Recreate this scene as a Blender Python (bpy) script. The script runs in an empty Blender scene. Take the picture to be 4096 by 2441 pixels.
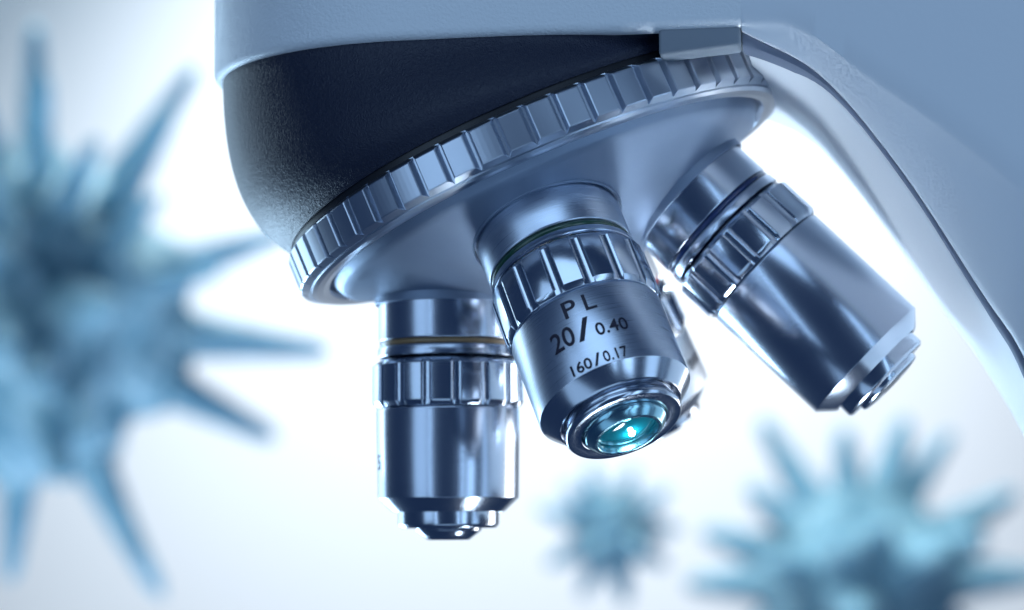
import bpy, bmesh, math, random
from mathutils import Vector, Matrix, noise
R = math.radians
S = bpy.context.scene
COL = S.collection
random.seed(7)

# ------------------------------------------------------------------ camera (1 unit = 1 cm)
RM = ((0.9882, 0.02118, 0.1517), (0.15303, -0.09443, -0.9837), (-0.00651, 0.99531, -0.09656))
CAM = Vector((5.4761, -39.251, -5.7204))
FPX = 2333.47
cd = bpy.data.cameras.new("camera")
cam = bpy.data.objects.new("camera", cd); COL.objects.link(cam)
rot = Matrix(RM)
cam.matrix_world = Matrix.Translation(CAM) @ rot.to_quaternion().to_matrix().to_4x4()
cd.sensor_width = 36.0
cd.lens = FPX * 36.0 / 1024.0
cd.clip_start = 1.0; cd.clip_end = 2000.0
cd.dof.use_dof = True
cd.dof.focus_distance = 36.3
cd.dof.aperture_fstop = 0.145
S.camera = cam

# ------------------------------------------------------------------ world and lamps (studio)
W = bpy.data.worlds.new("World"); S.world = W; W.use_nodes = True
W.node_tree.nodes["Background"].inputs[0].default_value = (0.10, 0.22, 0.55, 1)
W.node_tree.nodes["Background"].inputs[1].default_value = 0.16
S.view_settings.view_transform = 'Standard'; S.view_settings.look = 'None'
S.view_settings.exposure = 0.0; S.view_settings.gamma = 1.0

def area(name, loc, target, sx, sy, radiance, color):
    l = bpy.data.lights.new(name, 'AREA'); l.shape = 'RECTANGLE'; l.size = sx; l.size_y = sy
    l.energy = radiance * math.pi * sx * sy; l.color = color
    o = bpy.data.objects.new(name, l); COL.objects.link(o); o.location = loc
    d = Vector(target) - Vector(loc)
    o.rotation_euler = d.to_track_quat('-Z', 'Y').to_euler()
    return o
BLUE = (0.46, 0.70, 1.0); PALE = (0.72, 0.86, 1.0); WHITE = (0.93, 0.97, 1.0)
area("softbox_front_left", (-30, -40, 2), (0, 0, -2), 20, 46, 1.15, BLUE)
area("strip_left", (-17, -46, -4), (0, 0, -3), 1.8, 44, 5.0, BLUE)
area("strip_right", (25, -42, -4), (1, 0, -3), 2.2, 44, 4.5, BLUE)
area("softbox_front_right", (34, -34, -2), (2, 0, -2), 9, 44, 2.4, BLUE)
area("softbox_front_far_right", (48, -14, -2), (2, 0, -2), 14, 44, 1.4, BLUE)
area("softbox_low_front", (4, -26, -38), (1, 0, 0), 44, 18, 0.8, BLUE)
area("softbox_overhead_front", (-4, -44, 38), (1, 0, -1), 46, 30, 1.75, BLUE)
area("rim_lamp_left", (-38, 30, -3), (-2, 0, -1), 26, 50, 2.6, (0.52, 0.77, 1.0))
area("rim_lamp_low_left", (-36, 40, -22), (6, 0, -1.5), 24, 18, 16.0, (0.5, 0.75, 1.0))
area("rim_lamp_right", (36, 30, -14), (2, 0, -1), 18, 34, 7.0, WHITE)

def spot(name, loc, target, energy, size, blend, color, radius):
    l = bpy.data.lights.new(name, 'SPOT'); l.energy = energy; l.spot_size = R(size); l.spot_blend = blend
    l.color = color; l.shadow_soft_size = radius
    o = bpy.data.objects.new(name, l); COL.objects.link(o); o.location = loc
    d = Vector(target) - Vector(loc); o.rotation_euler = d.to_track_quat('-Z', 'Y').to_euler()
    return o

# ------------------------------------------------------------------ placing helper: image point at a distance
def at(fx, fy, dist):
    v = Vector(((fx - 512) / FPX, -(fy - 305) / FPX, -1.0)) * dist
    return CAM + rot @ v

al = area("arm_fill", (12, 4, -30), (7.2, -0.8, -3.2), 14, 8, 1.5, PALE); al.data.spread = R(22)  # added unseen lamp that brightens the arm web
spot("backdrop_spot", at(560, -700, 480), at(560, 430, 700), 7.6e6, 84, 1.0, (0.87, 0.93, 1.0), 8)
spot("backdrop_spot_top", at(100, -900, 500), at(120, 20, 700), 0.9e6, 60, 1.0, (0.55, 0.82, 1.0), 8)
area("background_softbox_top", at(380, -900, 330), at(400, 400, 330), 220, 90, 17.0, (0.80, 0.95, 1.0))
area("background_fill_low", at(300, 1700, 170), at(400, 450, 320), 130, 80, 6.5, (0.60, 0.78, 1.0))  # added fill from below, out of view, to lighten the viruses
area("background_fill_left", at(-1500, 0, 180), at(60, 350, 250), 60, 100, 4.0, (0.7, 0.9, 1.0))  # added side fill, out of view, for the left virus

# ------------------------------------------------------------------ materials
def new_mat(name):
    m = bpy.data.materials.new(name); m.use_nodes = True
    nt = m.node_tree
    return m, nt, nt.nodes["Principled BSDF"]
def plain(name, base, rough=0.5, metal=0.0, spec=0.5, coat=0.0):
    m, nt, b = new_mat(name)
    b.inputs["Base Color"].default_value = (*base, 1); b.inputs["Roughness"].default_value = rough
    b.inputs["Metallic"].default_value = metal; b.inputs["Specular IOR Level"].default_value = spec
    b.inputs["Coat Weight"].default_value = coat
    return m
def bumpy(m, scale, dist, strength=1.0, detail=3.0, kind='noise', rough_var=None, col_var=None):
    nt = m.node_tree; b = nt.nodes["Principled BSDF"]
    tc = nt.nodes.new("ShaderNodeTexCoord")
    if kind == 'noise':
        t = nt.nodes.new("ShaderNodeTexNoise"); t.inputs["Scale"].default_value = scale; t.inputs["Detail"].default_value = detail
        t.inputs["Roughness"].default_value = 0.55
        out = t.outputs["Fac"]
    else:
        t = nt.nodes.new("ShaderNodeTexVoronoi"); t.feature = 'SMOOTH_F1'; t.inputs["Scale"].default_value = scale
        t.inputs["Smoothness"].default_value = 0.6
        out = t.outputs["Distance"]
        n = nt.nodes.new("ShaderNodeTexNoise"); n.inputs["Scale"].default_value = scale * 0.6; n.inputs["Detail"].default_value = 2
        nt.links.new(tc.outputs["Object"], n.inputs["Vector"])
        mx = nt.nodes.new("ShaderNodeVectorMath"); mx.operation = 'MULTIPLY_ADD'
        nt.links.new(n.outputs["Color"], mx.inputs[0]); mx.inputs[1].default_value = (0.25, 0.25, 0.25)
        nt.links.new(tc.outputs["Object"], mx.inputs[2]); nt.links.new(mx.outputs[0], t.inputs["Vector"])
    if kind == 'noise': nt.links.new(tc.outputs["Object"], t.inputs["Vector"])
    bp = nt.nodes.new("ShaderNodeBump"); bp.inputs["Strength"].default_value = strength; bp.inputs["Distance"].default_value = dist
    nt.links.new(out, bp.inputs["Height"]); nt.links.new(bp.outputs["Normal"], b.inputs["Normal"])
    if rough_var or col_var:
        n2 = nt.nodes.new("ShaderNodeTexNoise"); n2.inputs["Scale"].default_value = 1.7; n2.inputs["Detail"].default_value = 2
        nt.links.new(tc.outputs["Object"], n2.inputs["Vector"])
        if rough_var:
            mr = nt.nodes.new("ShaderNodeMapRange"); mr.inputs["To Min"].default_value = rough_var[0]; mr.inputs["To Max"].default_value = rough_var[1]
            mr.inputs["From Min"].default_value = 0.3; mr.inputs["From Max"].default_value = 0.7
            nt.links.new(n2.outputs["Fac"], mr.inputs["Value"]); nt.links.new(mr.outputs[0], b.inputs["Roughness"])
        if col_var:
            cr = nt.nodes.new("ShaderNodeMix"); cr.data_type = 'RGBA'
            cr.inputs["A"].default_value = (*col_var[0], 1); cr.inputs["B"].default_value = (*col_var[1], 1)
            nt.links.new(n2.outputs["Fac"], cr.inputs["Factor"]); nt.links.new(cr.outputs["Result"], b.inputs["Base Color"])
    return m
def steel(name, base, rough, brush=0.0, aniso=0.0):
    # turned steel: fine rings run round the local Z axis
    m, nt, b = new_mat(name)
    b.inputs["Base Color"].default_value = (*base, 1); b.inputs["Metallic"].default_value = 1.0
    tc = nt.nodes.new("ShaderNodeTexCoord")
    mp = nt.nodes.new("ShaderNodeMapping"); mp.inputs["Scale"].default_value = (1.0, 1.0, 140)
    nt.links.new(tc.outputs["Object"], mp.inputs["Vector"])
    t = nt.nodes.new("ShaderNodeTexNoise"); t.inputs["Scale"].default_value = 1.0; t.inputs["Detail"].default_value = 4
    nt.links.new(mp.outputs[0], t.inputs["Vector"])
    mr = nt.nodes.new("ShaderNodeMapRange"); mr.inputs["From Min"].default_value = 0.3; mr.inputs["From Max"].default_value = 0.7
    mr.inputs["To Min"].default_value = rough * 0.9; mr.inputs["To Max"].default_value = rough * 1.12
    nt.links.new(t.outputs["Fac"], mr.inputs["Value"]); nt.links.new(mr.outputs[0], b.inputs["Roughness"])
    bp = nt.nodes.new("ShaderNodeBump"); bp.inputs["Strength"].default_value = 1.0; bp.inputs["Distance"].default_value = brush
    nt.links.new(t.outputs["Fac"], bp.inputs["Height"]); nt.links.new(bp.outputs["Normal"], b.inputs["Normal"])
    if aniso:
        tg = nt.nodes.new("ShaderNodeTangent"); tg.direction_type = 'RADIAL'; tg.axis = 'Z'
        nt.links.new(tg.outputs[0], b.inputs["Tangent"]); b.inputs["Anisotropic"].default_value = aniso
    return m

M_PAINT = bumpy(plain("white_paint", (0.74, 0.77, 0.80), 0.45), 19, 0.022, 0.8, 2.5, 'noise', (0.36, 0.5))
M_ARM = bumpy(plain("arm_paint", (0.70, 0.73, 0.77), 0.5), 7, 0.006, 0.5, 1.0, 'noise', (0.48, 0.54))
M_LIP = plain("shaded_lip_paint", (0.21, 0.24, 0.28), 0.6)  # shade under the head put into the lip's colour
M_WEB = bumpy(plain("arm_web_paint", (0.84, 0.85, 0.87), 0.5), 12, 0.008, 0.5, 2.0, 'noise', (0.42, 0.58))
M_BLACK = bumpy(plain("black_leather_plastic", (0.007, 0.012, 0.034), 0.46, 0, 0.45), 21, 0.013, 0.8, 2, 'voronoi')
M_FLANGE = plain("black_smooth_plastic", (0.010, 0.011, 0.015), 0.34)
M_SEAM = plain("dark_seam", (0.15, 0.18, 0.25), 0.7)
M_RING = plain("satin_anodised_ring", (0.58, 0.63, 0.71), 0.30, 1.0)
M_FACE = bumpy(plain("satin_turret_face", (0.31, 0.38, 0.49), 0.5, 0.85), 75, 0.004, 0.7, 3, 'noise', (0.46, 0.56))
M_STEEL = steel("turned_steel", (0.56, 0.61, 0.70), 0.2, 0.00015, 0.5)
M_PALE = steel("backdrop_paled_steel", (0.85, 0.88, 0.92), 0.42, 0.00012, 0.3)  # backdrop glow on the rear objective put into a lighter base colour
M_SATIN = steel("brushed_satin_steel", (0.58, 0.64, 0.74), 0.29, 0.00012, 0.5)
M_BRIGHT = steel("polished_steel", (0.58, 0.63, 0.71), 0.17, 0.0001, 0.3)
M_INK = plain("black_engraving_paint", (0.012, 0.010, 0.03), 0.55)
M_FAINT = plain("faint_engraving_paint", (0.16, 0.18, 0.24), 0.5)  # greyer ink for the faint side digit
M_GREEN = plain("green_band", (0.010, 0.055, 0.03), 0.25, 0, 0.6, 0.5)
M_AMBER = plain("amber_band", (0.36, 0.23, 0.11), 0.3, 0, 0.5, 0.4)
M_NAVY = plain("navy_band", (0.010, 0.03, 0.13), 0.25, 0, 0.6, 0.5)
M_RED = plain("red_band", (0.55, 0.04, 0.07), 0.35, 0, 0.5, 0.3)
M_DARK = plain("black_gap_shade", (0.008, 0.010, 0.016), 0.5)
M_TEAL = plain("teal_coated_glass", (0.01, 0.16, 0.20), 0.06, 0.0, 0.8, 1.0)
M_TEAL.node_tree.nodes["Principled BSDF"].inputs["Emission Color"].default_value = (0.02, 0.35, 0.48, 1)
M_TEAL.node_tree.nodes["Principled BSDF"].inputs["Emission Strength"].default_value = 0.12  # lens glow put into the glass as emission
M_TEALSTEEL = plain("teal_lit_steel", (0.34, 0.60, 0.68), 0.2, 1.0)  # teal light from the lens tinted into the mount's base colour
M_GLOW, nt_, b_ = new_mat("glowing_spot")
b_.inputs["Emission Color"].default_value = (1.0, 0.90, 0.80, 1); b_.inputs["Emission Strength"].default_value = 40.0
M_BACK = plain("white_paper", (0.82, 0.83, 0.84), 0.9, 0, 0.1)

def virus_mat(name, a, b):
    m = plain(name, a, 0.5, 0, 0.35)
    bumpy(m, 0.5, 0.8, 0.8, 3, 'noise', None, (a, b))
    nt = m.node_tree; bs = nt.nodes["Principled BSDF"]
    for n in nt.nodes:                                   # broad soft mottling of the skin
        if n.type == 'TEX_NOISE' and abs(n.inputs["Scale"].default_value - 1.7) < 1e-4:
            n.inputs["Scale"].default_value = 0.22; n.inputs["Detail"].default_value = 3; n.inputs["Distortion"].default_value = 1.2
            l = [l for l in n.outputs["Fac"].links][0]; dst = l.to_socket
            mr = nt.nodes.new("ShaderNodeMapRange"); mr.inputs["From Min"].default_value = 0.36; mr.inputs["From Max"].default_value = 0.64
            nt.links.new(n.outputs["Fac"], mr.inputs["Value"]); nt.links.new(mr.outputs[0], dst)
    bs.inputs["Subsurface Weight"].default_value = 0.5; bs.inputs["Subsurface Radius"].default_value = (0.7, 1.0, 1.2)
    bs.inputs["Subsurface Scale"].default_value = 3.0
    bs.inputs["Sheen Weight"].default_value = 0.6; bs.inputs["Sheen Roughness"].default_value = 0.4
    bs.inputs["Sheen Tint"].default_value = (0.6, 0.85, 1.0, 1)
    return m
M_VIRUS = virus_mat("virus_skin", (0.14, 0.32, 0.42), (0.48, 0.70, 0.78))
M_SPIKE = virus_mat("virus_spike_skin", (0.18, 0.36, 0.46), (0.33, 0.55, 0.65))

# ------------------------------------------------------------------ object helpers
def link(name, me, mat, parent=None, mw=None, smooth=35):
    o = bpy.data.objects.new(name, me); COL.objects.link(o)
    if mat: me.materials.append(mat)
    if smooth is not None:
        me.polygons.foreach_set("use_smooth", [True] * len(me.polygons))
        me.set_sharp_from_angle(angle=R(smooth))
    if parent is not None:
        o.parent = parent
    if mw is not None:
        o.matrix_local = mw
    return o
def mesh(name, verts, faces):
    me = bpy.data.meshes.new(name); me.from_pydata([tuple(v) for v in verts], [], faces); me.validate(); me.update()
    bm = bmesh.new(); bm.from_mesh(me); bmesh.ops.recalc_face_normals(bm, faces=bm.faces); bm.to_mesh(me); bm.free()
    return me
def empty(name, parent=None, mw=None):
    o = bpy.data.objects.new(name, None); COL.objects.link(o); o.empty_display_size = 0.5
    if parent is not None: o.parent = parent
    if mw is not None: o.matrix_local = mw
    return o
def soften(prof, d=0.012):
    """cut every corner of a (u, r) profile by a small bevel so that edges catch the light"""
    out = [prof[0]]
    for i in range(1, len(prof) - 1):
        p0, p1, p2 = Vector(prof[i - 1]), Vector(prof[i]), Vector(prof[i + 1])
        a, b = p0 - p1, p2 - p1
        la, lb = a.length, b.length
        if la < 1e-6 or lb < 1e-6: continue
        e = min(d, la * 0.4, lb * 0.4)
        if a.angle(-b, 0) < R(12): out.append(tuple(p1)); continue
        out.append(tuple(p1 + a / la * e)); out.append(tuple(p1 + b / lb * e))
    out.append(prof[-1])
    return out
def lathe(name, prof, n=128, bev=0.012, rfun=None, angles=None):
    prof = soften(prof, bev) if bev else prof
    ang = angles or [2 * math.pi * i / n for i in range(n)]
    n = len(ang); V = []; F = []
    rows = []
    for (u, r) in prof:
        if r < 1e-5:
            rows.append([len(V)]); V.append((0, 0, u)); continue
        row = []
        for a in ang:
            rr = rfun(u, r, a) if rfun else r
            row.append(len(V)); V.append((rr * math.cos(a), rr * math.sin(a), u))
        rows.append(row)
    for A, B in zip(rows, rows[1:]):
        for i in range(n):
            j = (i + 1) % n
            if len(A) == 1 and len(B) == 1: continue
            if len(A) == 1: F.append((A[0], B[i], B[j]))
            elif len(B) == 1: F.append((A[i], B[0], A[j]))
            else: F.append((A[i], B[i], B[j], A[j]))
    return mesh(name, V, F)

# ------------------------------------------------------------------ backdrop: a curved sweep of white paper
def build_backdrop():
    c = at(512, 305, 700); right = rot @ Vector((1, 0, 0)); up = rot @ Vector((0, 1, 0)); fwd = rot @ Vector((0, 0, -1))
    V = []; F = []; nu, nv = 24, 24
    for j in range(nv + 1):
        t = -1 + 2 * j / nv
        for i in range(nu + 1):
            s = -1 + 2 * i / nu
            bend = -120 * max(0, abs(s) - 0.55) ** 2 - (140 * max(0, -t - 0.5) ** 2)
            V.append(c + right * (s * 430) + up * (t * 330) + fwd * bend)
    for j in range(nv):
        for i in range(nu):
            a = j * (nu + 1) + i
            F.append((a, a + 1, a + nu + 2, a + nu + 1))
    o = link("backdrop", mesh("backdrop", V, F), M_BACK)
    o["kind"] = "structure"; o["label"] = "plain white paper backdrop far behind the microscope"
build_backdrop()

# ------------------------------------------------------------------ microscope
scope = empty("microscope")
scope["label"] = "white microscope head with black nosepiece housing, knurled silver turret and four chrome objectives"
scope["category"] = "microscope"

XO = -1.693; RH = 4.0; XE = 3.62; ZB = 1.95          # optical axis, head radius, end of the head, lower edge
def outline(rad, xe, n=40):
    pts = []
    pts.append((xe, rad))
    for k in range(6): pts.append((xe + (XO - xe) * (k + 1) / 7, rad))
    for i in range(n + 1):
        a = math.pi / 2 + math.pi * i / n
        pts.append((XO + rad * math.cos(a), rad * math.sin(a)))
    for k in range(6): pts.append((XO + (xe - XO) * (k + 1) / 7, -rad))
    pts.append((xe, -rad))
    return pts
def build_head():
    rows = []
    for rad, z in [(RH, 15.0), (RH, 9), (RH, 5), (RH, ZB + 0.16), (RH - 0.012, ZB + 0.10), (RH - 0.05, ZB + 0.04), (RH - 0.11, ZB + 0.008),
                   (RH - 0.17, ZB), (RH - 0.30, ZB), (RH - 0.34, ZB + 0.05), (RH - 0.36, 3.0)]:
        rows.append([(x, y, z) for x, y in outline(rad, XE)])
    V = []; F = []
    for r in rows: V += r
    m = len(rows[0])
    for j in range(len(rows) - 1):
        for i in range(m - 1):
            a = j * m + i
            F.append((a, a + 1, a + m + 1, a + m))
    F.append(tuple(range(m)))                                   # top cap
    F.append(tuple(range((len(rows) - 1) * m, len(rows) * m)))  # ceiling of the recess
    return link("head_cover", mesh("head_cover", V, F), M_PAINT, scope, smooth=40)
build_head()

# turret frame: +Z points out of the turret along its axis
AX = Vector((0.3863, 0.0, -0.9224)).normalized()
U1 = Vector((0, -1, 0)); U2 = AX.cross(U1)
def frame(origin, zx, xx):
    zx = zx.normalized(); xx = (xx - zx * xx.dot(zx)).normalized(); yx = zx.cross(xx)
    m = Matrix((xx, yx, zx)).transposed().to_4x4(); m.translation = origin
    return m
MT = frame(Vector((0, 0, 0)), AX, U1)
def tcirc(az, r, t):
    return AX * t + (U1 * math.cos(az) + U2 * math.sin(az)) * r

# black housing: lofted from the round end of the head to the tilted ring
def build_housing():
    n = 96; a0, a1 = R(90), R(-52)
    def top(s):
        # s 0..1 from the front centre along the near side to the rounded corner
        q = math.pi / 2 * 3.86; st = 2.22 - XO; L = q + st
        d = s * L
        if d < q:
            a = math.pi + d / 3.86
            return Vector((XO + 3.86 * math.cos(a), 3.86 * math.sin(a), 2.2))
        x = XO + (d - q)
        y = -3.86
        return Vector((x, y, 2.2))
    half = []
    for i in range(n + 1):
        s = i / n
        az = a0 + (a1 - a0) * (s ** 0.92)
        T = top(s)
        B = tcirc(az, 4.40, -0.80)
        B2 = tcirc(az, 4.47, -1.0)
        h = max(0.05, T.z - B.z)
        C1 = T + Vector((0, 0, -0.55 * h))
        k = min(1.0, h / 3.0)
        C2 = B + (B2 - B).normalized() * 0.25 * h + (B - AX * B.dot(AX)).normalized() * 0.10 * h
        col = []
        for j in range(25):
            t = j / 24
            p = T * (1 - t) ** 3 + C1 * 3 * t * (1 - t) ** 2 + C2 * 3 * t * t * (1 - t) + B * t ** 3
            col.append(p)
        # turn under to the flange
        col.append(tcirc(az, 4.36, -0.74)); col.append(tcirc(az, 4.20, -0.74)); col.append(tcirc(az, 3.6, -0.80))
        half.append(col)
    # rounded end of the housing: the last columns turn inwards
    last = half[-1]
    for k in range(1, 7):
        a = k / 6 * math.pi / 2
        half.append([p + Vector((0.16 * math.sin(a), 0.16 * (1 - math.cos(a)), 0)) for p in last])
    half.append([p + Vector((0.16, 0.16 + 2.6, 0)) for p in last])
    V = []; F = []; m = len(half[0])
    for c in half: V += c
    for c in half: V += [Vector((p.x, -p.y, p.z)) for p in c]
    N = len(half)
    for base in (0, N * m):
        for i in range(N - 1):
            for j in range(m - 1):
                a = base + i * m + j
                F.append((a, a + 1, a + m + 1, a + m))
    me = mesh("nosepiece_housing", V, F)
    bm = bmesh.new(); bm.from_mesh(me); bmesh.ops.remove_doubles(bm, verts=bm.verts, dist=1e-4)
    bmesh.ops.recalc_face_normals(bm, faces=bm.faces); bm.to_mesh(me); bm.free()
    return link("nosepiece_housing", me, M_BLACK, scope, smooth=50)
build_housing()

def build_flange():
    prof = [(-0.50, 4.0), (-0.50, 4.33), (-0.86, 4.33), (-1.02, 4.28), (-1.02, 3.9)]
    n = 120; a0, a1 = R(-57), R(237); V = []; F = []
    pr = soften(prof, 0.02); m = len(pr)
    for i in range(n + 1):
        a = a0 + (a1 - a0) * i / n
        for (t, r) in pr: V.append(tcirc(a, r, t))
    for i in range(n):
        for j in range(m - 1):
            k = i * m + j; F.append((k, k + 1, k + m + 1, k + m))
    F.append(tuple(range(m))); F.append(tuple(range(n * m, (n + 1) * m)))
    link("housing_flange", mesh("housing_flange", V, F), M_FLANGE, scope)
build_flange()

def rounded_block(name, x0, x1, y0, y1, z0, z1, bev, mat, seg=3, shear=0.0):
    bm = bmesh.new(); bmesh.ops.create_cube(bm, size=1.0)
    for v in bm.verts:
        v.co = Vector((x0 + (v.co.x + .5) * (x1 - x0), y0 + (v.co.y + .5) * (y1 - y0), z0 + (v.co.z + .5) * (z1 - z0)))
        v.co.z += shear * (v.co.x - x0)
    bmesh.ops.bevel(bm, geom=list(bm.edges), offset=bev, segments=seg, affect='EDGES', profile=0.5)
    me = bpy.data.meshes.new(name); bm.to_mesh(me); bm.free()
    return link(name, me, mat, scope)
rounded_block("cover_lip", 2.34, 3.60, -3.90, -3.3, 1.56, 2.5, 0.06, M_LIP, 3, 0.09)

# knurled grip ring
def build_grip_ring():
    NT = 58; RO = 4.485; RF = 4.37; RC = 4.353; w = R(0.82); ph0 = R(-0.83)
    t_up, t_lo, t_ch = -0.554, 0.0, 0.0716
    t_tip = t_lo + (t_ch - t_lo) * (RO - RF) / (RO - RC)
    t_tipu = t_up - 0.055
    V = []; F = []
    def v(az, r, t): V.append(tcirc(az, r, t)); return len(V) - 1
    pitch = 2 * math.pi / NT
    ring_c = []; ring_cu = []
    sub = 4
    teeth = []
    for k in range(NT):
        g = ph0 + k * pitch
        fu = 0.28 * w
        tipl = v(g, RF, t_tip); tipu = v(g, RF, t_tipu)
        # two floor points make a narrow flat bottom
        fl = [v(g - fu, RF, t_lo + 0.012), v(g + fu, RF, t_lo + 0.012), v(g - fu, RF, t_up - 0.012), v(g + fu, RF, t_up - 0.012)]
        lo = []; up = []
        for s in range(sub + 1):
            a = g + w + (pitch - 2 * w) * s / sub
            lo.append(v(a, RO, t_lo)); up.append(v(a, RO, t_up))
        ch = [v(g + pitch * s / (sub + 2), RC, t_ch) for s in range(sub + 2)]
        cu = [v(g + pitch * s / (sub + 2), RC + 0.02, t_up - 0.075) for s in range(sub + 2)]
        teeth.append((tipl, tipu, fl, lo, up, ch, cu))
    for k in range(NT):
        tipl, tipu, fl, lo, up, ch, cu = teeth[k]; nx = teeth[(k + 1) % NT]; pv = teeth[k - 1]
        for s in range(sub): F.append((lo[s], lo[s + 1], up[s + 1], up[s]))
        # groove k lies between tooth k-1 (its end) and tooth k (its start)
        pl, pu = pv[3][-1], pv[4][-1]
        F.append((pl, fl[0], fl[2], pu)); F.append((fl[1], lo[0], up[0], fl[3])); F.append((fl[0], fl[1], fl[3], fl[2]))
        F.append((pl, tipl, fl[0])); F.append((tipl, lo[0], fl[1])); F.append((fl[0], tipl, fl[1]))
        F.append((pu, fl[2], tipu)); F.append((tipu, fl[3], up[0])); F.append((fl[2], fl[3], tipu))
        # chamfers of tooth k
        nch = ch + [nx[5][0]]; ncu = cu + [nx[6][0]]
        lower = [tipl] + lo + [nx[0]]; upper = [tipu] + up + [nx[1]]
        for s in range(sub + 2):
            F.append((lower[s], lower[s + 1], nch[s + 1], nch[s])); F.append((upper[s], upper[s + 1], ncu[s + 1], ncu[s]))
    # flat rims inwards
    inner = []; inneru = []
    allc = [c for t in teeth for c in t[5]]; allu = [c for t in teeth for c in t[6]]
    n = len(allc)
    azs = [ph0 + pitch * k + pitch * s / (sub + 2) for k in range(NT) for s in range(sub + 2)]
    is1 = [v(a, RC - 0.012, t_ch - 0.022) for a in azs]; is2 = [v(a, RC - 0.03, t_ch - 0.022) for a in azs]; is3 = [v(a, RC - 0.036, t_ch + 0.020) for a in azs]; im = [v(a, 4.24, t_ch + 0.055) for a in azs]; im2 = [v(a, 4.13, t_ch + 0.072) for a in azs]; i1 = [v(a, 4.02, t_ch + 0.062) for a in azs]; u1 = [v(a, 4.0, t_up - 0.075) for a in azs]
    i2 = [v(a, 3.965, t_ch - 0.03) for a in azs]
    for i in range(n):
        j = (i + 1) % n
        F.append((allc[i], allc[j], is1[j], is1[i])); F.append((is1[i], is1[j], is2[j], is2[i])); F.append((is2[i], is2[j], is3[j], is3[i])); F.append((is3[i], is3[j], im[j], im[i])); F.append((im[i], im[j], im2[j], im2[i])); F.append((im2[i], im2[j], i1[j], i1[i])); F.append((allu[i], allu[j], u1[j], u1[i])); F.append((i1[i], i1[j], i2[j], i2[i]))
    me = mesh("grip_ring", V, F)
    bm = bmesh.new(); bm.from_mesh(me); bmesh.ops.remove_doubles(bm, verts=bm.verts, dist=1e-4)
    bmesh.ops.recalc_face_normals(bm, faces=bm.faces)
    def rad(v): return (v.co - AX * v.co.dot(AX)).length
    ed = [e for e in bm.edges if len(e.link_faces) == 2 and all(abs(rad(v) - RO) < 1e-3 for v in e.verts) and e.calc_face_angle(0) > R(12)]
    bmesh.ops.bevel(bm, geom=ed, offset=0.013, segments=1, affect='EDGES', clamp_overlap=True)
    bm.to_mesh(me); bm.free()
    o = link("grip_ring", me, M_RING, scope, smooth=None)
build_grip_ring()

def build_turret_face():
    prof = [(0.02, 3.99), (0.025, 3.93), (0.085, 3.90), (0.13, 3.87), (0.20, 3.84), (0.255, 3.80)]
    for i in range(1, 30):
        s = i / 29
        r = 3.80 * (1 - s)
        # gently domed cone
        t = 0.255 + 1.68 * (1 - (r / 3.80) ** 1.25)
        prof.append((t, r))
    me = lathe("turret_face", prof, 160, bev=0.0)
    link("turret_face", me, M_FACE, scope, MT, smooth=50)
build_turret_face()

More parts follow.
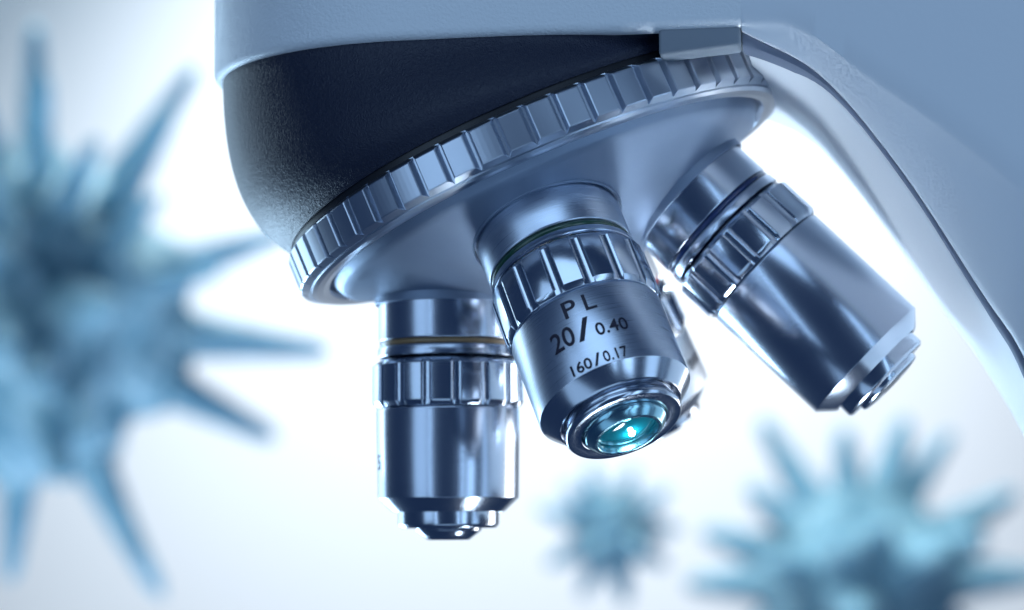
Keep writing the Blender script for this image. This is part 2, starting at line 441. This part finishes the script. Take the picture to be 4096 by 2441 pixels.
# ------------------------------------------------------------------ arm
def resample(pts, n):
    # Catmull-Rom through points, evenly by parameter
    P = [Vector(p) for p in pts]; P = [P[0] * 2 - P[1]] + P + [P[-1] * 2 - P[-2]]
    out = []; m = len(P) - 3
    for i in range(n + 1):
        x = m * i / n; k = min(int(x), m - 1); t = x - k
        a, b, c, d = P[k], P[k + 1], P[k + 2], P[k + 3]
        out.append(0.5 * ((2 * b) + (c - a) * t + (2 * a - 5 * b + 4 * c - d) * t * t + (3 * b - a - 3 * c + d) * t ** 3))
    return out
def build_arm():
    n = 60
    crease = resample([(XE, 1.98), (4.41, 1.91), (5.45, 1.14), (6.66, 0.22), (7.78, -0.75), (9.6, -2.5), (11.2, -5.0)], n)   # (x, z) at y = -4
    dark = resample([(XE, 1.90), (4.82, 1.20), (6.04, -0.32), (7.22, -2.22), (7.75, -3.10), (8.5, -4.9), (8.9, -7.5)], n)
    top = [Vector((XE + 14 * i / n, 15.0)) for i in range(n + 1)]
    cols = []; deps = []
    for i in range(n + 1):
        c, d, t = crease[i], dark[i], top[i]
        col = [(t.x, -4.0, t.y)]
        for k in (0.25, 0.5, 0.75, 0.9, 0.97):
            q = t.lerp(c, k); col.append((q.x, -4.0, q.y))
        k0 = (d - c)
        L = max(k0.length, 1e-3); s0 = min(0.10, 0.3 * L) / L
        q = c - k0 * (s0 * 0.6); col.append((q.x, -3.99, q.y))
        q = c + k0 * (s0 * 0.4); col.append((q.x, -3.95, q.y))
        dep = -3.95 + min(0.75, 0.33 * L); deps.append(dep)
        for k in (0.2, 0.4, 0.6, 0.8, 0.92):
            q = c + k0 * k; yy = -3.95 + (dep + 3.95) * k ** 1.15; col.append((q.x, yy, q.y))
        q = c + k0 * 0.985; col.append((q.x, dep, q.y))
        q = d; col.append((q.x, dep + 0.12, q.y))
        q = d - k0 / L * 0.10; col.append((q.x, dep + 0.5, q.y))
        q = d - k0 / L * 0.12; col.append((q.x, dep + 0.9, q.y))
        cols.append(col)
    V = []; F = []; m = len(cols[0])
    for c in cols: V += c
    for i in range(n):
        for j in range(m - 1):
            a = i * m + j; F.append((a, a + 1, a + m + 1, a + m))
    # far side, mirrored
    off = len(V)
    V += [(x, -y, z) for (x, y, z) in V[:off]]
    F += [tuple(off + q for q in f) for f in list(F)]
    link("arm", mesh("arm", V, F), M_ARM, scope, smooth=40)
    # dark open seam between the arm cover and its inner web
    V = []; F = []
    for i in range(n + 1):
        d, q = dark[i], crease[i]
        nrm = (d - q); nrm = nrm / max(nrm.length, 1e-3)
        for off, yy in ((-0.05, .17), (0.02, .13), (0.18, .17), (0.23, .3), (0.23, .7)):
            p = d + nrm * off; V.append((p.x, deps[i] + yy, p.y))
    for i in range(n):
        for j in range(4):
            a = i * 5 + j; F.append((a, a + 1, a + 6, a + 5))
    link("arm_seam", mesh("arm_seam", V, F), M_SEAM, scope, smooth=60)
    # inner web: rounded body that shows beyond the seam
    inner = resample([(XE + 0.12, 1.55), (4.35, 0.71), (4.95, -0.12), (5.95, -1.50), (6.85, -2.70), (7.7, -3.9), (8.6, -6.0)], n)
    V = []; F = []; cols = []
    for i in range(n + 1):
        d, q = dark[i], inner[i]
        half = []
        base = d + (d - q) * 0.25
        y0 = deps[i] + 0.36
        half.append((base.x, y0, base.y))
        for k in range(0, 15):
            a = math.pi / 2 * k / 14
            # quarter ellipse from the seam (y=-2.75) to the inner edge (y=0)
            p = d.lerp(q, 0.5 * math.sin(a)); half.append((p.x, y0 * math.cos(a), p.y))
        cols.append(half + [(x, -y, z) for (x, y, z) in reversed(half[:-1])])
    m = len(cols[0])
    for c in cols: V += c
    for i in range(n):
        for j in range(m - 1):
            a = i * m + j; F.append((a, a + 1, a + m + 1, a + m))
    link("arm_web", mesh("arm_web", V, F), M_WEB, scope, smooth=60)
build_arm()

# ------------------------------------------------------------------ objectives
APEX = Vector((-1.693, 0, 4.0423))
def text_mesh(s):
    c = bpy.data.curves.new("t", 'FONT'); c.body = s; c.size = 1.0; c.resolution_u = 4; c.offset = 0.012
    o = bpy.data.objects.new("t", c); COL.objects.link(o)
    dg = bpy.context.evaluated_depsgraph_get(); dg.update()
    me = bpy.data.meshes.new_from_object(o.evaluated_get(dg))
    bpy.data.objects.remove(o); bpy.data.curves.remove(c)
    return me
def engrave(parent, name, pieces, rad, ink=None):
    """pieces: (text, az_left, az_right, u_top, u_bottom) wrapped round the barrel"""
    bm = bmesh.new()
    for s, a0, a1, u0, u1 in pieces:
        me = text_mesh(s); b2 = bmesh.new(); b2.from_mesh(me)
        # split long faces so that they follow the curve
        for cut in range(2):
            long = [e for e in b2.edges if e.calc_length() > 0.12]
            if long: bmesh.ops.subdivide_edges(b2, edges=long, cuts=1)
        bmesh.ops.triangulate(b2, faces=b2.faces)
        xs = [v.co.x for v in b2.verts]; ys = [v.co.y for v in b2.verts]
        x0, x1, y0, y1 = min(xs), max(xs), min(ys), max(ys)
        for v in b2.verts:
            a = R(a0 + (a1 - a0) * (v.co.x - x0) / (x1 - x0)); u = u1 + (u0 - u1) * (v.co.y - y0) / (y1 - y0)
            v.co = Vector((rad * math.cos(a), rad * math.sin(a), u))
        b2.to_mesh(me); b2.free(); bm.from_mesh(me); bpy.data.meshes.remove(me)
    # every character is an object of its own
    bm.verts.index_update(); bm.faces.index_update(); bm.verts.ensure_lookup_table(); seen = set()
    for v0 in bm.verts:
        if v0.index in seen: continue
        stack = [v0]; seen.add(v0.index); fs = {}
        while stack:
            v = stack.pop()
            for f in v.link_faces: fs[f.index] = f
            for ed in v.link_edges:
                w = ed.other_vert(v)
                if w.index not in seen: seen.add(w.index); stack.append(w)
        ids = {}; V = []; F = []
        for f in fs.values():
            for v in f.verts:
                if v.index not in ids: ids[v.index] = len(V); V.append(tuple(v.co))
            F.append([ids[v.index] for v in f.verts])
        me = bpy.data.meshes.new(name); me.from_pydata(V, [], F); me.update()
        link(name, me, ink or M_INK, parent, Matrix.Identity(4), smooth=None)
    bm.free()

def knurl_angles(nf, ph, half):
    out = []
    for k in range(nf):
        c = ph + 2 * math.pi * k / nf
        for q in (-1.0, -0.96, -0.8, -0.55, -0.28, 0, 0.28, 0.55, 0.8, 0.96, 1.0): out.append(c + half * q)
        gap = 2 * math.pi / nf - 2 * half
        for q in (0.04, 0.25, 0.5, 0.75, 0.96): out.append(c + half + gap * q)
    return out
def knurl(name, u0, u1, R_, Ri, nf=16, ph=0.0, half=R(4.4), depth=0.055):
    def rf(u, r, a):
        d = (a - ph) % (2 * math.pi / nf)
        d = min(d, 2 * math.pi / nf - d)
        if d < half:
            return min(r, R_ - depth * math.sqrt(max(0, 1 - (d / half) ** 2)))
        return r
    prof = [(u0 - 0.02, Ri - 0.06), (u0, Ri - 0.03), (u0 + 0.02, Ri), (u0 + 0.085, R_), (u1 - 0.10, R_), (u1 - 0.01, Ri + 0.01), (u1, Ri - 0.04), (u1 + 0.01, Ri - 0.08)]
    return lathe(name, prof, bev=0.007, rfun=rf, angles=knurl_angles(nf, ph, half))

def objective(d, label, q):
    d = Vector(d).normalized()
    m = frame(APEX, d, d.cross(Vector((0, 1, 0))))
    e = empty("objective_lens", scope, m); e["label"] = label
    I = Matrix.Identity(4)
    r = q["r"]; u = q["u"]      # u: neck end, band end, collar end, knurl start/end, body start/end
    def part(name, prof, mat, bev=0.012, n=128):
        return link(name, lathe(name, prof, n, bev), mat, e, I)
    us = q["us"]
    part("mount_seat", [(5.1, r + .055), (us - .03, r + .045), (us, r + .04), (us, r + .02), (us - .05, r + .015)], M_FACE, 0.01)
    part("seat_gap_shade", [(us - .045, r + .017), (us - .055, r - .02)], M_DARK, 0)  # dark ring paints in the shadow gap round the neck
    part("mount_collar", [(5.2, r * .985), (u[0] - .02, r * .985), (u[0], r * .97), (u[0], r * .9)], q.get("mat", M_STEEL))
    bandp = []
    bc, bh = (u[0] + u[1]) / 2, (u[1] - u[0]) / 2 * 1.05
    for i in range(13):
        a = math.pi * i / 12; bandp.append((bc - bh * math.cos(a), r * .925 + 0.06 * math.sin(a)))
    part("color_band", bandp, q["band"], 0)
    part("spacer_ring", [(u[1], r * .88), (u[1], r * .97), (u[1] + .02, r * .99), (u[2] - .0, r * 1.0), (u[2] + .01, r * .93)], M_STEEL)
    link("knurled_ring", knurl("knurled_ring", u[3], u[4], q["rk"], r, ph=q.get("ph", 0)), M_BRIGHT, e, I, smooth=24)
    rb0, rb1 = q["rb"]
    part("barrel", [(u[4] - .02, r * .9), (u[5] - .03, rb0 - 0.05), (u[5] - .02, rb0 - .012), (u[5], rb0), (u[6], rb1), (u[6] + .005, rb1 - .003)], q.get("mat", M_STEEL), 0.006, 160)
    part("bevel_ring", [(u[6] + .005, rb1 - .003), (u[7], q["rv"]), (u[7] + .02, q["rv"] - .03), (u[7] - .02, q["rv"] - .06), (u[7] - .06, q["rt"] - .06)], M_BRIGHT, 0.008, 160)
    part("front_cell", q["tip"], M_BRIGHT, 0.008, 160)
    if "nose" in q: part("lens_mount", q["nose"], q.get("nosemat", M_BRIGHT), 0.006, 128)
    if "lens" in q: part("front_lens", q["lens"], q.get("lensmat", M_DARK), 0, 96)
    return e

e20 = objective((0.3563, -0.3863, -0.8508), "large polished objective engraved PL 20/0.40 with green band and glowing teal front lens, pointing at the viewer", dict(
    us=5.80, r=1.22, rk=1.285, rb=(1.235, 1.222), rv=1.0, rt=0.93, band=M_GREEN, ph=R(3), mat=M_SATIN,
    u=[6.49, 6.60, 6.73, 6.77, 7.73, 7.77, 9.15, 9.39],
    tip=[(9.20, .85), (9.40, .87), (9.47, .86), (9.50, .925), (9.57, .935), (9.62, .90), (9.62, .70), (9.59, .68), (9.52, .66)],
    nose=[(9.52, .675), (9.60, .67), (9.66, .655), (9.69, .64), (9.77, .555), (9.785, .54), (9.785, .50), (9.77, .485), (9.62, .46)], nosemat=M_TEALSTEEL,
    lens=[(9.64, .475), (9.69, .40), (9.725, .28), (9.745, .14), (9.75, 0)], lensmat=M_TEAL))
engrave(e20, "engraved_character", [("P", 96.4, 86.2, 7.88, 8.178), ("L", 80.6, 72.0, 7.88, 8.17), ("20", 113.4, 94.8, 8.285, 8.625), ("/", 93.2, 81.4, 8.265, 8.64),
                           ("0.40", 79.4, 55.6, 8.428, 8.65), ("160", 106.3, 90.2, 8.928, 9.118), ("/", 88.9, 82.9, 8.918, 9.124), ("0.17", 81.3, 63.5, 8.928, 9.12)], 1.2345)
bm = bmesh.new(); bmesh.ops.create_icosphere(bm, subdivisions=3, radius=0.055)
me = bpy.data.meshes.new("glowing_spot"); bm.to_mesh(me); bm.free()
g = link("glowing_spot", me, M_GLOW, e20, Matrix.Translation((0.06, -0.02, 9.745)))  # added emissive bead stands for the glint in the lens
pl = bpy.data.lights.new("lens_glow_fill", 'POINT'); pl.energy = 13.0; pl.color = (0.25, 0.85, 1.0); pl.shadow_soft_size = 0.05  # added lamp, spills teal light onto the lens mount
po = bpy.data.objects.new("lens_glow_fill", pl); COL.objects.link(po); po.parent = e20; po.matrix_local = Matrix.Translation((0.06, -0.02, 9.83))

e5 = objective((0, 0, -1), "upright chrome objective with amber band at the front of the turret", dict(
    us=5.90, r=1.205, rk=1.29, rb=(1.225, 1.20), rv=0.975, rt=0.88, band=M_AMBER, ph=R(90 + 6),
    u=[6.53, 6.62, 6.80, 6.86, 7.67, 7.70, 9.19, 9.41],
    tip=[(9.25, .86), (9.64, .86), (9.70, .81), (9.70, .5)],
    nose=[(9.60, .57), (9.74, .56), (9.90, .355), (9.90, .2), (9.86, .15)]))
engrave(e5, "engraved_character", [("5", 157.5, 151, 8.46, 8.72)], 1.2185, M_FAINT)
e40 = objective((0.7126, 0, -0.7015), "long slanting chrome objective with navy blue band beside the arm", dict(
    us=5.91, r=1.19, rk=1.265, rb=(1.198, 1.195), rv=0.97, rt=0.87, band=M_NAVY, ph=R(90 + 4),
    u=[6.50, 6.60, 6.77, 6.82, 7.62, 7.66, 9.92, 10.14],
    tip=[(10.0, .86), (10.36, .86), (10.40, .82), (10.40, .5)],
    nose=[(10.3, .63), (10.47, .62), (10.50, .58), (10.53, .40), (10.53, .2)]))
e4 = objective((0.3563, 0.3863, -0.8508), "objective with red band, paled by backdrop glow, mostly hidden behind the one engraved PL 20/0.40", dict(
    us=5.84, mat=M_PALE, r=1.19, rk=1.27, rb=(1.20, 1.195), rv=0.93, rt=0.86, band=M_RED, ph=R(8),
    u=[6.53, 6.63, 6.80, 6.86, 7.62, 7.66, 8.68, 8.98],
    tip=[(8.8, .84), (9.15, .84), (9.2, .8), (9.2, .5)]))
engrave(e4, "engraved_character", [("BRE", 34, 6, 8.10, 8.29)], 1.205)

# ------------------------------------------------------------------ virus particles floating far behind
def virus(label, fx, fy, dist, core_px, spikes, seed, stretch=1.0, fat=1.0):
    """spikes: (tip dx, tip dy, toward, half width px) in picture pixels relative to the centre"""
    rnd = random.Random(seed); k = dist / FPX
    e = empty("virus_particle", None, Matrix.Translation(at(fx, fy, dist)))
    e["label"] = label; e["category"] = "virus"; e["group"] = "blue spiked virus particles floating behind the microscope"
    rc = core_px * k
    dirs = []
    for (dx, dy, dz, wpx) in spikes:
        dx *= stretch; dy *= stretch; wpx *= fat
        v = rot @ Vector((dx, -dy, dz)); dirs.append((v.normalized(), v.length * k, wpx * k))
    bm = bmesh.new(); bmesh.ops.create_icosphere(bm, subdivisions=5, radius=1.0)
    for v in bm.verts:
        n = v.co.normalized()
        r = rc * (1 + 0.07 * noise.fractal(n * 1.5 + Vector((seed, 0, 0)), 0.9, 2.0, 2))
        r += rc * 0.42 * max(math.exp(-((1 - n.dot(d)) / 0.055)) * min(1.0, (L / rc - 0.9) / 0.9) for d, L, w in dirs)
        v.co = n * r
    me = bpy.data.meshes.new("core"); bm.to_mesh(me); bm.free()
    link("core", me, M_VIRUS, e, Matrix.Identity(4), smooth=180)
    for d, L, w in dirs:
        prof = []; ns = 16
        r0 = rc * 0.85
        for i in range(ns + 1):
            t = i / ns
            fl = math.exp(-t * 7.0)
            rad = w * (0.75 + 0.25 * math.sin(math.pi * min(1, t * 1.1))) * 1.6 * (1 - 0.42 * t) + w * 3.0 * fl
            if t > 0.9: rad *= math.sqrt(max(0, 1 - ((t - 0.9) / 0.1) ** 2)) 
            prof.append((r0 + (L - r0) * t, max(rad, 0.0)))
        prof[-1] = (L, 0.0)
        me = lathe("spike", prof, 20, bev=0)
        ax = Vector((rnd.uniform(-1, 1), rnd.uniform(-1, 1), rnd.uniform(-1, 1)))
        bend = rnd.uniform(-0.06, 0.06)
        for v in me.vertices:
            tt = max(0, (v.co.z - r0) / (L - r0)); v.co.x += bend * L * tt * tt
        link("spike", me, M_SPIKE, e, frame(Vector((0, 0, 0)), d, ax), smooth=180)
    return e
D = 1024 / 2490
def rel(cx, cy, pts):
    return [((x - cx) * D, (y - cy) * D, dz, w) for (x, y, dz, w) in pts]
lc = (70, 770)
virus("huge blurred blue virus with long spikes at the left edge behind the black housing", lc[0] * D, lc[1] * D, 250, 128,
      rel(*lc, [(125, 70, 60, 11), (195, 205, 170, 9), (500, 170, 60, 11), (500, 305, 150, 12), (710, 565, 40, 12), (815, 858, 30, 14), (690, 1060, 60, 13),
                (380, 1460, 30, 12), (400, 1335, 130, 11), (65, 1400, 60, 12), (20, 225, 120, 9), (465, 490, 190, 9), (45, 420, 240, 16), (390, 740, 230, 18),
                (250, 1140, 210, 14), (60, 560, 270, 14), (250, 940, 260, 15), (-300, 400, 60, 12), (-350, 900, 60, 12), (-250, 1300, 60, 12), (120, 830, 280, 13), (560, 655, 150, 10), (300, 360, 200, 11), (330, 1010, 230, 11)]), 3)
rcx, rcy = 1850 + 230, 1300 + 110
F4 = lambda x, y: ((525 + x / 4.99) / D, (400 + y / 4.99) / D)
rc_ = F4(1660, 905)
virus("large blurred blue virus at the lower right with many spikes", rc_[0] * D, rc_[1] * D, 400, 78,
      rel(*rc_, [(*F4(1205, 150), 20, 9), (*F4(1575, 190), 30, 9), (*F4(1875, 150), 20, 10), (*F4(2050, 200), 10, 8), (*F4(1140, 460), 30, 9), (*F4(950, 680), 10, 10),
                 (*F4(870, 915), 10, 10), (*F4(2370, 490), 20, 10), (*F4(2500, 880), 10, 11), (*F4(1510, 690), 150, 13), (*F4(1890, 740), 150, 15), (*F4(1680, 590), 140, 11),
                 (*F4(1560, 1000), 165, 13), (*F4(1200, 750), 120, 10), (*F4(2130, 640), 110, 12), (*F4(1000, 1250), 10, 10), (*F4(1300, 1550), 10, 10), (*F4(1700, 1650), 10, 10), (*F4(2100, 1600), 10, 10),
                 (*F4(2400, 1300), 10, 10)]), 11, 1.1, 1.25)
sc_ = F4(430, 655)
virus("small blurred blue virus below the middle objective", sc_[0] * D, sc_[1] * D, 330, 25,
      rel(*sc_, [(*F4(335, 385), 0, 6), (*F4(525, 395), 0, 6), (*F4(660, 480), 5, 6), (*F4(130, 560), 0, 6), (*F4(170, 790), 5, 6), (*F4(310, 920), 0, 6), (*F4(490, 945), 0, 7),
                 (*F4(650, 800), 0, 6), (*F4(705, 640), 5, 6), (*F4(240, 460), 20, 6), (*F4(460, 670), 60, 7), (*F4(430, 570), 55, 7), (*F4(360, 720), 55, 6), (*F4(540, 720), 55, 6)]), 5, 1.25, 1.2)
